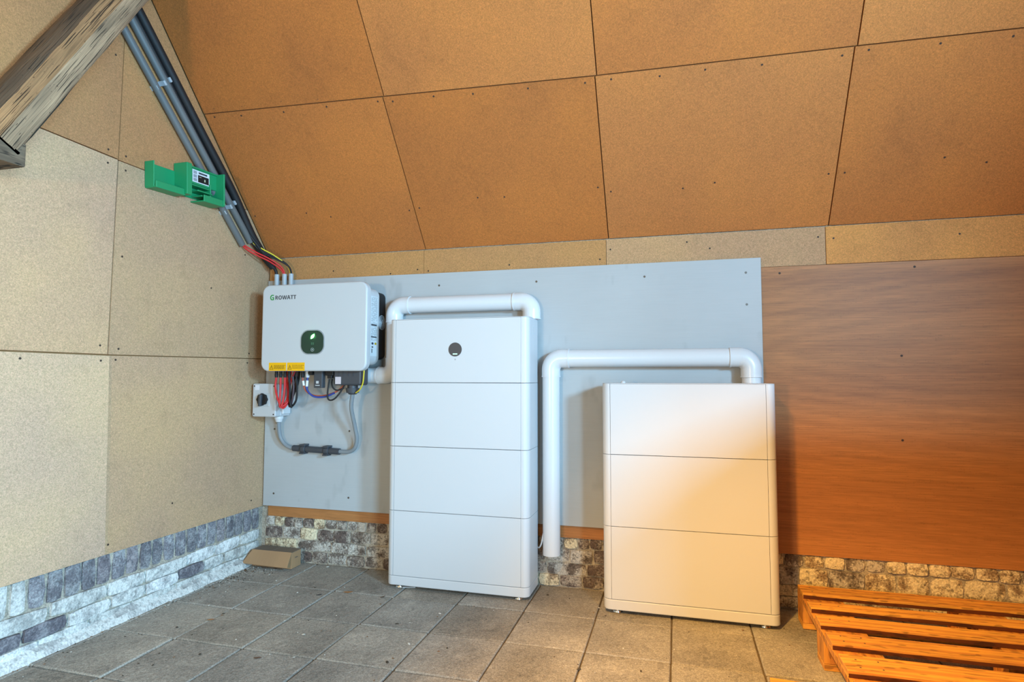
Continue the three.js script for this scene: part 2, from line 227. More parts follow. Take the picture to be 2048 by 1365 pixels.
// left gable wall
const wallLeft = struct(mesh('wall_left', uvBox(polyX([[-0.3, -0.2], [ZF + 0.3, -0.2], [ZF + 0.3, Y0 - 0.3], [RIDGE, roofY(RIDGE) + 0.05], [-0.3, Y0 - 0.3]], XL - 0.014, 0.3)), mortarM), 'gable wall of whitewashed brick clad with tan particle board');
{
  mesh('backing', polyX([[0.0, 0.295], [1.89, 0.295], [1.89, roofY(1.15)], [1.15, roofY(1.15) - 0.03], [0.0, Y0 - 0.03]], XL - 0.0132, 0.0016), chipEdge, wallLeft);
  const ry = z => roofY(z) - 0.006, B = [
    ['a', [[0.948, 0.285], [1.90, 0.285], [1.90, 1.073], [0.964, 1.070]], 0.007, 2], ['b', [[0.002, 0.282], [0.944, 0.283], [0.961, 1.071], [0.002, 1.083]], 0, 0],
    ['c', [[0.968, 1.077], [1.90, 1.078], [1.90, 1.888], [0.957, 1.872]], 0, 4], ['d', [[0.002, 1.087], [0.963, 1.076], [0.953, 1.870], [0.19, 1.870], [0.002, ry(0.002)]], 0.001, 1],
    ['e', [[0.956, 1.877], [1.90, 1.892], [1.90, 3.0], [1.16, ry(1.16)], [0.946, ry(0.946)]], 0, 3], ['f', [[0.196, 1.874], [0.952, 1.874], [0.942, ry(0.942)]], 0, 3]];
  const sc = { a: [[1.30, 1.05], [1.0, 1.05]], b: [[0.93, 1.055], [0.16, 1.06], [0.62, 0.42], [0.10, 0.33], [0.93, 0.32]], c: [[1.0, 1.11], [1.0, 1.845], [1.55, 1.86]], d: [[0.92, 1.10], [0.92, 1.84], [0.92, 1.48], [0.43, 1.42], [0.15, 1.11], [0.20, 1.63]], e: [[1.0, 1.90], [0.985, 2.3]], f: [[0.92, 1.90], [0.905, 2.35]] };
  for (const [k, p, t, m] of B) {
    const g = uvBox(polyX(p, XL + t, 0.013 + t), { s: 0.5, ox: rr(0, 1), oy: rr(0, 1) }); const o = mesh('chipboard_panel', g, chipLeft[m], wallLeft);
    screws(sc[k].map(([z, y]) => [XL + t, y, z]), 'x', 0.0045, screwM, o);
  }
  mesh('chipboard_lining', uvBox(polyX([[1.905, 0.285], [ZF - 0.02, 0.285], [ZF - 0.02, Y0], [RIDGE, roofY(RIDGE) - 0.02], [1.905, roofY(1.905) - 0.02]], XL, 0.012), { s: 0.5 }), chipLeft[0], wallLeft);
  // soldier course and stretcher courses; bricks face +x
  const put = (z, y, w, h, m, off) => { const b = mesh('brick', brickGeo(w, h, 0.06, 0.004), m, wallLeft); b.position.set(XL - 0.034 + off, y, z); b.rotation.set(rr(-0.02, 0.02), Math.PI / 2 + rr(-0.02, 0.02), rr(-0.02, 0.02)); };
  let z = 0.02; while (z < 1.85) { const w = rr(0.060, 0.068); put(z + w / 2, 0.226, w - rr(0.005, 0.011), 0.110, rnd() < sm(0.85, 1.35, z) * 0.75 ? brickWhite[2] : brickSoldier[Math.floor(rnd() * 3)], rr(-0.003, 0.002)); z += w; }
  for (const [y, h, L, o] of [[0.139, 0.054, 0.205, 0.0], [0.082, 0.050, 0.16, 0.05], [0.030, 0.048, 0.20, 0.02]]) { z = -0.05 + o; while (z < 1.85) { const w = L * rr(0.8, 1.15), z0 = Math.max(0.02, z); if (z + w > 0.05) put((z0 + z + w) / 2, y + rr(-0.003, 0.003), z + w - z0 - rr(0.005, 0.010), h, rnd() < 0.05 ? brickDark : brickWhite[Math.floor(rnd() * 3)], 0.003 + rr(-0.002, 0.004)); z += w; } }
  // mortar smeared out along the foot of the wall
  const n = 60, pos = [], idx = []; for (let i = 0; i <= n; i++) { const zz = 0.03 + 1.85 * i / n, e = 0.018 + 0.026 * fbm(i / n, 0.3, 24, 3, 3, 4), hh = 0.03 + 0.03 * fbm(i / n, 0.7, 20, 3, 3, 9); for (const [x, y] of [[XL - 0.012, hh], [XL + e * 0.45, hh * 0.5], [XL + e, -0.004]]) pos.push(x, y, zz); }
  for (let i = 0; i < n; i++) for (let j = 0; j < 2; j++) { const a = i * 3 + j; idx.push(a, a + 3, a + 1, a + 1, a + 3, a + 4); }
  const g = new THREE.BufferGeometry(); g.setAttribute('position', new THREE.Float32BufferAttribute(pos, 3)); g.setIndex(idx); g.computeVertexNormals(); mesh('mortar_fillet', uvBox(g), brickWhite[1], wallLeft);
}
// ceiling: the roof slope over the back wall with the added rooflight, and the opposite slope
const onRoof = (x, s, up = 0) => [x, Y0 + s * SI + up * CO, s * CO - up * SI];
function roofPoly(pts, up, t) { // pts (x, s); underside at distance "up" above the lining plane
  const sh = new THREE.Shape(pts.map(([x, s]) => new THREE.Vector2(x, s))); const g = new THREE.ExtrudeGeometry(sh, { depth: t, bevelEnabled: false }); return roofPlace(uvBox(g, { s: 0.5, ox: rr(0, 1), oy: rr(0, 1) }), up, t);
}
function roofPlace(g, up, t) { const m = new THREE.Matrix4().makeBasis(V(1, 0, 0), V(0, SI, CO), V(0, -CO, SI)); g.applyMatrix4(m); const [x, y, z] = onRoof(0, 0, up + t); g.translate(x, y, z); return g; }
const SR = RIDGE / CO;
{
  const sh = new THREE.Shape([[-0.6, -0.25], [3.85, -0.25], [3.85, SR + 0.15], [-0.6, SR + 0.15]].map(p => new THREE.Vector2(...p)));
  const h = new THREE.Path([[0.8, 2.02], [0.8, 2.92], [1.9, 2.92], [1.9, 2.02]].map(p => new THREE.Vector2(...p))); sh.holes.push(h);
  const ceil = struct(mesh('ceiling', roofPlace(uvBox(new THREE.ExtrudeGeometry(sh, { depth: 0.18, bevelEnabled: false })), 0.013, 0.18), chipEdge), 'steep roof slope lined with square particle boards');
  const cx = [-0.343, 0.600, 1.542, 2.492, 3.55], s1 = [0.797, 0.768, 0.738, 0.722, 0.698], G = 0.0024, s2 = s1.map(s => s + 0.80), scr = [];
  const kk = [0, 1, 2, 0, 1, 2, 3, 2];
  for (let i = 0; i < 4; i++) {
    const lo = roofPoly([[cx[i] + G, 0.003], [cx[i + 1] - G, 0.003], [cx[i + 1] - G, s1[i + 1] - G], [cx[i] + G, s1[i] - G]], 0, 0.012), hi = roofPoly([[cx[i] + G + (i ? 0.008 : 0), s1[i] + G], [cx[i + 1] - G + 0.008, s1[i + 1] + G], [cx[i + 1] - G + 0.008, s2[i + 1] - G], [cx[i] + G + (i ? 0.008 : 0), s2[i] - G]], rr(-0.002, 0.001), 0.012);
    const tp = roofPoly([[cx[i] + G, s2[i] + G], [cx[i + 1] - G, s2[i + 1] + G], [cx[i + 1] - G, 1.99], [cx[i] + G, 1.99]], 0, 0.012);
    const A = mesh('chipboard_panel', lo, chipRoof[kk[i]], ceil), B = mesh('chipboard_panel', hi, chipRoof[kk[4 + i]], ceil); mesh('chipboard_panel', tp, chipRoof[i], ceil);
    const pinG = new THREE.CylinderGeometry(0.0042, 0.0042, 0.0018, 8); pinG.rotateX(TH - Math.PI / 2); const pin = (x, s) => onRoof(x, s, 0);
    const lp = [], up = []; const w = cx[i + 1] - cx[i];
    for (const t of [0.05, 0.24, 0.46, 0.68, 0.95]) { const sj = lerp(s1[i], s1[i + 1], t); lp.push(pin(cx[i] + w * clamp(t + rr(-0.03, 0.03), 0.03, 0.97), sj - rr(0.018, 0.03))); up.push(pin(cx[i] + w * clamp(t + rr(-0.03, 0.03), 0.04, 0.97), sj + rr(0.012, 0.022))); }
    for (const t of [0.03, 0.97, 0.5, 0.36]) lp.push(pin(cx[i] + w * t, rr(0.22, 0.27)));
    for (const p of lp) mesh('screw', pinG, screwM, A).position.set(...p); for (const p of up) mesh('screw', pinG, screwM, B).position.set(...p);
  }
  const wn = struct(mesh('added_window_2', roofPlace(uvBox(new THREE.ExtrudeGeometry((() => { const q = new THREE.Shape([[0.76, 1.98], [1.94, 1.98], [1.94, 2.96], [0.76, 2.96]].map(p => new THREE.Vector2(...p))); q.holes.push(new THREE.Path([[0.81, 2.03], [0.81, 2.91], [1.89, 2.91], [1.89, 2.03]].map(p => new THREE.Vector2(...p)))); return q; })(), { depth: 0.05, bevelEnabled: false })), 0.194, 0.05), darkM), 'rooflight added to the roof slope for overhead fill');
  const pane = mesh('pane', roofPlace(new THREE.ExtrudeGeometry(new THREE.Shape([[0.80, 2.02], [1.90, 2.02], [1.90, 2.92], [0.80, 2.92]].map(p => new THREE.Vector2(...p))), { depth: 0.004, bevelEnabled: false }), 0.21, 0.004), new THREE.MeshPhysicalMaterial({ color: 0xffffff, transmission: 1, roughness: 0.05, thickness: 0 }), wn);
  pane.castShadow = false;
  // opposite slope
  const g = new THREE.BoxGeometry(4.45, 0.18, SR + 0.4); g.rotateX(TH); g.translate(1.62, (roofY(RIDGE) + Y0) / 2 + 0.09 * CO + 0.02, (RIDGE + ZF) / 2 + 0.09 * SI);
  struct(mesh('ceiling', uvBox(g, { s: 0.5 }), chipRoof[0]), 'opposite roof slope lined with particle board');
}
// right wall with a small stable window and an added fill doorway, and front wall (out of frame)
{
  const sh = new THREE.Shape([[0.3, -0.2], [-ZF - 0.3, -0.2], [-ZF - 0.3, Y0 - 0.3], [-RIDGE, roofY(RIDGE) + 0.05], [0.3, Y0 - 0.3]].map(p => new THREE.Vector2(...p)));
  const wy = [1.50, 1.86], wz = [-2.71, -2.29]; sh.holes.push(new THREE.Path([[wz[0], wy[0]], [wz[1], wy[0]], [wz[1], wy[1]], [wz[0], wy[1]]].map(p => new THREE.Vector2(...p))), new THREE.Path([[-4.25, 0.0], [-3.25, 0.0], [-3.25, 1.90], [-4.25, 1.90]].map(p => new THREE.Vector2(...p))));
  const g = new THREE.ExtrudeGeometry(sh, { depth: 0.22, bevelEnabled: false }); g.rotateY(Math.PI / 2); g.translate(XR, 0, 0);
  struct(mesh('wall_right', uvBox(g), plainWall), 'plain right wall with a small window');
  const w1 = struct(mesh('window_1', merge(bx(XR + 0.12, XR + 0.16, 1.50, 1.52, 2.29, 2.71), bx(XR + 0.12, XR + 0.16, 1.84, 1.86, 2.29, 2.71), bx(XR + 0.12, XR + 0.16, 1.52, 1.84, 2.29, 2.31), bx(XR + 0.12, XR + 0.16, 1.52, 1.84, 2.69, 2.71)), darkM), 'small stable window');
  const p = mesh('pane', bx(XR + 0.135, XR + 0.139, 1.52, 1.84, 2.31, 2.69), new THREE.MeshPhysicalMaterial({ color: 0xffffff, transmission: 1, roughness: 0.05, thickness: 0 }), w1); p.castShadow = false;
  struct(mesh('wall_front', uvBox(bx(-0.6, 3.9, -0.2, Y0 + 0.1, ZF, ZF + 0.25)), plainWall), 'front wall behind the camera');
  const dl = bx(0, 0.04, 0.01, 1.88, 0, 0.96, 0.003, 1); dl.rotateY(1.9); dl.translate(XR + 0.24, 0, 4.24); struct(mesh('door_1', uvBox(dl), plyM), 'plank door swung open outwards at the added fill doorway');
}

// ───────────────────────── boards on the back wall
{
  const a = mesh('plywood_sheet', uvBox(bx(-0.312, 1.095, 0.232, 1.476, -0.009, 0.002), { oy: 0.2 }), plyM, wallBack); a.userData.label = 'reddish brown plywood sheet behind the grey board';
  const b = mesh('plywood_sheet', uvBox(bx(1.099, 3.55, 0.230, 1.476, -0.009, 0.002), { ox: -1.099, oy: -0.23 }), plyM, wallBack); b.userData.label = 'reddish brown plywood sheet with an oval grain figure';
  screws([[2.291, 1.447, 0.002], [2.813, 1.451, 0.002], [2.753, 1.078, 0.002], [2.745, 0.727, 0.002]], 'z', 0.005, screwM, b);
  const w = thing('mounting_board', 'large pale grey fibre cement board screwed up behind the white cabinets', 'board', [0, 0, 0]);
  mesh('board', uvBox(bx(-0.338, 2.213, 0.288, 1.519, 0.003, 0.015, 0.0012, 1)), boardM, w);
  for (const [x, y] of [[0.682, 1.454], [1.192, 1.453], [1.708, 1.455], [2.150, 1.454], [2.151, 1.311], [0.183, 0.702], [-0.275, 0.702], [0.184, 0.356], [-0.271, 0.355]]) mesh('screw', screwGeo([[x, y, 0.015]], 'z', 0.0055), steelM, w);
}

// ───────────────────────── battery towers
function tower(x, zf, n, label, display) {
  const W = 0.69, D = 0.185, t = thing('battery_tower', label, 'battery', [x, 0, zf - D]);
  const prof = (rec) => { const s = new THREE.Shape(), r = 0.030, b = 0.008; // (x, -z): front is at -D
    s.moveTo(b, 0); s.lineTo(W - b, 0); s.absarc(W - b, -b, b, Math.PI / 2, 0, true); s.lineTo(W, -D + r); s.absarc(W - r, -D + r, r, 0, -Math.PI / 2, true);
    if (rec) { s.lineTo(W - 0.0355, -D); s.lineTo(W - 0.0355, -D + rec); s.lineTo(0.0335, -D + rec); s.lineTo(0.0335, -D); }
    s.lineTo(r, -D); s.absarc(r, -D + r, r, -Math.PI / 2, -Math.PI, true); s.lineTo(0, -b); s.absarc(b, -b, b, Math.PI, Math.PI / 2, true); return s; };
  mesh('base', extY(prof(0), 0.015, 0.0575, 0.004), whiteM, t);
  for (const [fx, fz] of [[0.055, 0.15], [W - 0.055, 0.15], [0.055, 0.035], [W - 0.055, 0.035]]) mesh('foot', merge(cyl([fx, 0.0006, fz], [fx, 0.006, fz], 0.021, 0.019), cyl([fx, 0.006, fz], [fx, 0.016, fz], 0.010, 0.010)), chromeM, t);
  const H = 0.3005, body = extY(prof(0.006), 0.0008, H - 0.0008, 0.0012), panel = new RoundedBoxGeometry(W - 0.0335 - 0.0355 - 0.0022, H - 0.0024, 0.008, 2, 0.0012); panel.translate((0.0335 + W - 0.0355) / 2, H / 2, D - 0.0042);
  for (let i = 0; i < n; i++) {
    const top = display && i === n - 1, m = mesh(top ? 'control_module' : 'battery_module', body, whiteM, t); m.position.y = 0.0585 + i * H;
    mesh('front_panel', panel, whitePanel, m);
    if (top) {
      const d = new THREE.CylinderGeometry(0.0325, 0.0325, 0.002, 48); d.rotateX(Math.PI / 2); d.translate(0.338, 0.155, D + 0.0006); const dm = mesh('display', d, mat(lin(0.075, 0.07, 0.072), { roughness: 0.25 }), m); dm.userData.label = 'round dark status display';
      mesh('status_light', bx(0.327, 0.349, 0.1315, 0.1365, D + 0.001, D + 0.0022), mat(lin(0.7, 0.9, 0.8), { emissive: lin(0.25, 0.9, 0.5), emissiveIntensity: 0.6 }), m);
      mesh('icon', merge(bx(0.3365, 0.3372, 0.105, 0.111, D - 0.0006, D + 0.0004), bx(0.3398, 0.3405, 0.105, 0.111, D - 0.0006, D + 0.0004), bx(0.3365, 0.3405, 0.111, 0.1117, D - 0.0006, D + 0.0004)), darkM, m);
      mesh('side_slot', merge(bx(W - 0.002, W + 0.0008, 0.225, 0.262, 0.085, 0.089), bx(W - 0.002, W + 0.0008, 0.225, 0.262, 0.098, 0.102)), greyPlastic, m);
    }
  }
  const topY = 0.0585 + n * H; mesh('top_cover', extY(prof(0), topY - 0.0004, topY + 0.002, 0.0008), whiteM, t);
  return { t, topY };
}
const T1 = tower(0.515, 0.229, 4, 'tall white battery cabinet of four stacked modules with a round display', true);
const T2 = tower(1.535, 0.2575, 3, 'shorter white battery cabinet of three stacked modules beside the pallet', false);
{ const k = new THREE.SphereGeometry(0.011, 16, 8, 0, Math.PI * 2, 0, Math.PI / 2); k.translate(0.085, T2.topY + 0.0015, 0.12); mesh('lifting_plug', k, whiteM, T2.t); }

// ───────────────────────── white cable ducts: 80 mm pipe, wider elbows
function elbow(c, from, to, R = 0.052, r = 0.0435) { // c corner; runs in from direction "from" and leaves along "to"
  const C = V(...c), F = V(...from), T = V(...to), pts = [C.clone().addScaledVector(F, 0.088), C.clone().addScaledVector(F, R)];
  for (let i = 1; i < 10; i++) { const a = i / 10 * Math.PI / 2; pts.push(C.clone().addScaledVector(F, R * (1 - Math.sin(a))).addScaledVector(T, R * (1 - Math.cos(a)))); }
  pts.push(C.clone().addScaledVector(T, R), C.clone().addScaledVector(T, 0.088));
  const path = new THREE.CurvePath(); for (let i = 0; i < pts.length - 1; i++) path.add(new THREE.LineCurve3(pts[i], pts[i + 1]));
  class P extends THREE.Curve { getPoint(t, o = new THREE.Vector3()) { return o.copy(path.getPoint(t)); } }
  const col = (p, d) => { const q = p.clone().addScaledVector(d, -0.006); return cyl(p.toArray(), q.toArray(), r + 0.0012, r + 0.0012, 32); };
  return merge(new THREE.TubeGeometry(new P(), 40, r, 32), col(pts[0], F), col(pts[pts.length - 1], T));
}
{
  const z = 0.060, R = 0.0405, t = thing('cable_duct', 'white plastic pipe arching over the top of the tall battery cabinet', 'pipe', [0, 0, 0]);
  const xl = 0.458, xr = 1.178, y = 1.3515, yb = 0.995;
  mesh('pipe', cyl([xl + 0.07, y, z], [xr - 0.07, y, z], R, R, 32), pvcM, t);
  mesh('elbow', elbow([xl, y, z], [0, -1, 0], [1, 0, 0]), pvcM, t); mesh('elbow', elbow([xr, y, z], [-1, 0, 0], [0, -1, 0]), pvcM, t);
  mesh('pipe', cyl([xl, y - 0.07, z - 0.0], [xl, yb + 0.07, z], R, R, 32), pvcM, t); mesh('elbow', elbow([xl, yb, z], [0, 1, 0], [-1, 0, 0]), pvcM, t); mesh('pipe', cyl([xl - 0.07, yb, z], [0.15, yb, z], R, R, 32), pvcM, t);
  const u = thing('cable_duct', 'white plastic pipe rising between the two battery cabinets and bending to the shorter one', 'pipe', [0, 0, 0]);
  const vx = 1.273, ex = 2.158, y2 = 1.075;
  mesh('pipe', merge(cyl([vx, y2 - 0.07, z], [vx, 0.163, z], R, R, 32)), pvcM, u); mesh('elbow', elbow([vx, y2, z], [0, -1, 0], [1, 0, 0]), pvcM, u);
  mesh('pipe', cyl([vx + 0.07, y2, z], [ex - 0.07, y2, z], R, R, 32), pvcM, u); mesh('elbow', elbow([ex, y2, z], [-1, 0, 0], [0, -1, 0]), pvcM, u); mesh('pipe', cyl([ex, y2 - 0.07, z], [ex, 0.9625, z], R - 0.001, R - 0.001, 32), pvcM, u);
  tag(mesh('earth_cable', tube([[1.19, 0.20, 0.03], [1.212, 0.19, 0.06], [1.228, 0.215, 0.075], [1.236, 0.26, 0.07]], 0.0035, 24, 8), greyPlastic), 'thin pale cable looping into the foot of the white downpipe', 'cable');
}

// ───────────────────────── inverter
const font = await new FontLoader().loadAsync('fonts/droid/droid_sans_bold.typeface.json');
const fontR = await new FontLoader().loadAsync('fonts/droid/droid_sans_regular.typeface.json');
const canv = (w, h, f) => { const c = document.createElement('canvas'); c.width = w; c.height = h; f(c.getContext('2d'), w, h); const t = new THREE.CanvasTexture(c); t.colorSpace = THREE.SRGBColorSpace; return t; };
const planeLabel = (w, h) => { const g = new THREE.BoxGeometry(w, h, 0.0008); return g; };
{
  const X0 = -0.191, X1 = 0.405, YB = 1.015, YT = 1.4535, cx = (X0 + X1) / 2, cy = (YB + YT) / 2, t = thing('solar_inverter', 'white wall-mounted solar inverter with a glowing green display', 'inverter', [cx, cy, 0.016]);
  const Z = 0.234;                                          // front face, local
  const put = (name, g, m, p = t) => mesh(name, g, m, p), W = X1 - X0, H = YT - YB;
  const hs = slab(rrect(W - 0.10, H - 0.09, 0.03), 0.085, 0.004); const heat = put('heat_sink', hs, blackM); heat.position.set(0.028, 0.016, 0.0);
  for (const fy of [0]) { const gs = []; for (const r of [0.008, 0.015, 0.022, 0.029, 0.036]) { const g = new THREE.TorusGeometry(r, 0.0017, 6, 32); g.rotateY(Math.PI / 2); gs.push(g); } gs.push(bx(-0.001, 0.001, -0.0016, 0.0016, -0.038, 0.038)); const d = bx(-0.001, 0.001, -0.0014, 0.0014, -0.04, 0.04); d.rotateX(Math.PI / 3.2); gs.push(d); const f = put('fan_guard', merge(gs), stubM, heat); f.position.set((W - 0.10) / 2 + 0.002, 0.016, 0.043); f.userData.label = 'round wire fan guard'; }
  
  const bd = slab(rrect(W - 0.035, H - 0.05, 0.04), 0.115, 0.004); const body = put('body', bd, invM); body.position.set(0.002, 0.006, 0.080);
  const fc = slab(rrect(W, H, 0.042), 0.042, 0.009, 4, 16); const cover = put('front_cover', fc, invM); cover.position.set(0, 0, Z - 0.042);
  const zf = 0.042;
  // display
  const bez = slab(rrect(0.136, 0.124, 0.046), 0.002, 0.0005); const disp = put('display', bez, mat(lin(0.30, 0.32, 0.33), { roughness: 0.35 }), cover); disp.position.set(0.0005, -0.0755, zf - 0.0004);
  const gl = slab(rrect(0.126, 0.114, 0.042), 0.0016, 0.0003); const glass = put('display_glass', gl, mat(lin(0.016, 0.045, 0.03), { roughness: 0.16 }), cover); glass.position.set(0.0005, -0.0755, zf + 0.0006);
  const leaf = new THREE.Shape(); leaf.moveTo(-0.010, -0.012); leaf.quadraticCurveTo(-0.014, 0.008, 0.010, 0.014); leaf.quadraticCurveTo(0.014, -0.008, -0.010, -0.012); const lf = slab(leaf, 0.0012, 0.0003); const led = put('status_light', lf, mat(lin(0.05, 0.6, 0.1), { emissive: lin(0.12, 1, 0.16), emissiveIntensity: 9 }), cover); led.position.set(0.002, -0.048, zf + 0.0020); led.userData.label = 'glowing green leaf light';
  const ring = new THREE.TorusGeometry(0.0085, 0.0008, 6, 24); const tri = bx(-0.0025, 0.0025, -0.003, 0.003, -0.0003, 0.0003); const btn = put('touch_button', merge(ring, tri), mat(lin(0.45, 0.5, 0.48)), cover); btn.position.set(0.002, -0.113, zf + 0.0024);
  const scr = put('readout', merge(bx(-0.006, -0.001, -0.006, 0.006, 0, 0.0004), bx(0.003, 0.008, -0.006, 0.006, 0, 0.0004)), mat(lin(0.05, 0.14, 0.08)), cover); scr.position.set(0.001, -0.083, zf + 0.0022);
  const pl = new THREE.PointLight(lin(0.12, 1, 0.2), 0.004); pl.position.set(0.002, -0.048, zf + 0.006); pl.castShadow = true; cover.add(pl);
  // lettering
  const txt = (s, size, f, m, x, y) => { const g = new TextGeometry(s, { font: f, size, depth: 0.0006, curveSegments: 4 }); const o = put('lettering', g, m, cover); o.position.set(x - cx, y - cy, zf - 0.0001); return g; };
  const gG = txt('G', 0.0275, font, mat(lin(0.02, 0.26, 0.04)), -0.1455, 1.3755); gG.computeBoundingBox();
  const gR = txt('ROWATT', 0.0205, font, darkM, 0, 1.3775); gR.computeBoundingBox(); const lr = cover.children[cover.children.length - 1]; const sx = 0.124 / gR.boundingBox.max.x; lr.scale.x = sx; lr.position.x = -0.1155 - cx;
  const warn = (n) => canv(256, 120, (c, w, h) => { c.fillStyle = '#f2b705'; c.fillRect(0, 0, w, h); c.strokeStyle = '#2a2206'; c.lineWidth = 5; c.beginPath(); c.moveTo(40, 42); c.lineTo(64, 98); c.lineTo(14, 98); c.closePath(); c.stroke(); c.fillStyle = '#2a2206'; c.fillRect(37, 62, 5, 18); c.fillRect(37, 85, 5, 5); for (let i = 0; i < n; i++) { let x = 74; const y = 38 + i * (62 / n); while (x < 236 - (i % 2) * 24) { const l = 8 + ((x * 7 + i * 13) % 17); c.fillRect(x, y, l, 6); x += l + 5; } } });
  for (const [x, n] of [[-0.0905, 5], [0.0155, 3]]) { const o = put('warning_label', planeLabel(0.101, 0.041), mat(0xffffff, { map: warn(n), roughness: 0.5 }), cover); o.position.set(x - cx, 1.0375 - cy, zf); o.userData.label = 'yellow warning sticker with a black triangle'; }
  // rating label on the right flank
  const side = canv(128, 1024, (c, w, h) => { c.fillStyle = '#d5dde0'; c.fillRect(0, 0, w, h); c.fillStyle = '#5a646c'; for (let y = 20; y < 760; y += 17) { let x = 10; while (x < 112) { const l = 8 + ((x * 11 + y * 3) % 23); if ((x + y) % 5) c.fillRect(x, y, Math.min(l, 116 - x), 5); x += l + 6; } } c.fillStyle = '#30383f'; c.fillRect(8, 480, 104, 26); c.fillRect(8, 690, 104, 18); c.fillStyle = '#1d3550'; c.beginPath(); c.arc(36, 810, 20, 0, 7); c.fill(); c.fillStyle = '#caa400'; c.beginPath(); c.arc(92, 810, 20, 0, 7); c.fill(); c.fillStyle = '#20262c'; c.fillRect(20, 860, 30, 22); c.fillRect(20, 900, 14, 70); });
  const sg = new THREE.BoxGeometry(0.0008, 0.30, 0.07); const so = put('rating_label', sg, mat(0xffffff, { map: side, roughness: 0.5 }), body); so.position.set((W - 0.035) / 2 + 0.0002, -0.0, 0.052);
  // underside fittings; local y of the underside
  const yb = YB - cy + 0.004, zz = 0.165, loc = x => x - cx;
  const conn = (x, m, r = 0.0085) => put('connector', merge(cyl([loc(x), yb + 0.02, zz], [loc(x), yb - 0.020, zz], r, r, 12), cyl([loc(x), yb - 0.020, zz], [loc(x), yb - 0.036, zz], r * 1.12, r * 0.9, 12)), m);
  for (const x of [-0.147, -0.121, -0.096, -0.071]) conn(x, blackM);
  conn(0.009, blackM, 0.009); conn(0.037, greyPlastic, 0.010);
  put('round_port', cyl([loc(0.064), yb - 0.012, zz + 0.018], [loc(0.064), yb - 0.012, zz - 0.02], 0.012, 0.012, 20), blackM); put('round_port_neck', cyl([loc(0.064), yb + 0.02, zz], [loc(0.064), yb - 0.004, zz], 0.009, 0.009, 16), blackM);
  const dg = put('data_dongle', bx(loc(0.082), loc(0.131), yb - 0.088, yb + 0.02, zz - 0.016, zz + 0.014, 0.004), darkM); put('dongle_mark', merge(bx(loc(0.096), loc(0.111), yb - 0.066, yb - 0.053, zz + 0.0138, zz + 0.0146), bx(loc(0.092), loc(0.117), yb - 0.077, yb - 0.073, zz + 0.0138, zz + 0.0146)), greyPlastic, dg);
  put('plug', merge(bx(loc(0.147), loc(0.192), yb - 0.026, yb + 0.02, zz - 0.016, zz + 0.014, 0.004), bx(loc(0.155), loc(0.182), yb - 0.040, yb - 0.02, zz - 0.012, zz + 0.010, 0.004)), blackM);
  const tc = put('terminal_cover', bx(loc(0.198), loc(0.352), yb - 0.074, yb + 0.02, zz - 0.055, zz + 0.022, 0.012), darkM); for (const x of [0.225, 0.252, 0.279, 0.306]) put('rib', bx(loc(x), loc(x) + 0.004, yb - 0.03, yb + 0.005, zz + 0.021, zz + 0.0245), darkM, tc);
  put('test_sticker', planeLabel(0.032, 0.036), mat(lin(0.62, 0.55, 0.58)), tc).position.set(loc(0.226), yb - 0.050, zz + 0.0226);
  const gland = put('cable_gland', merge(cyl([loc(0.283), yb - 0.07, zz - 0.02], [loc(0.283), yb - 0.088, zz - 0.02], 0.026, 0.026, 6), cyl([loc(0.283), yb - 0.088, zz - 0.02], [loc(0.283), yb - 0.112, zz - 0.02], 0.034, 0.030, 12), cyl([loc(0.283), yb - 0.112, zz - 0.02], [loc(0.283), yb - 0.120, zz - 0.02], 0.024, 0.018, 12)), darkM);
}
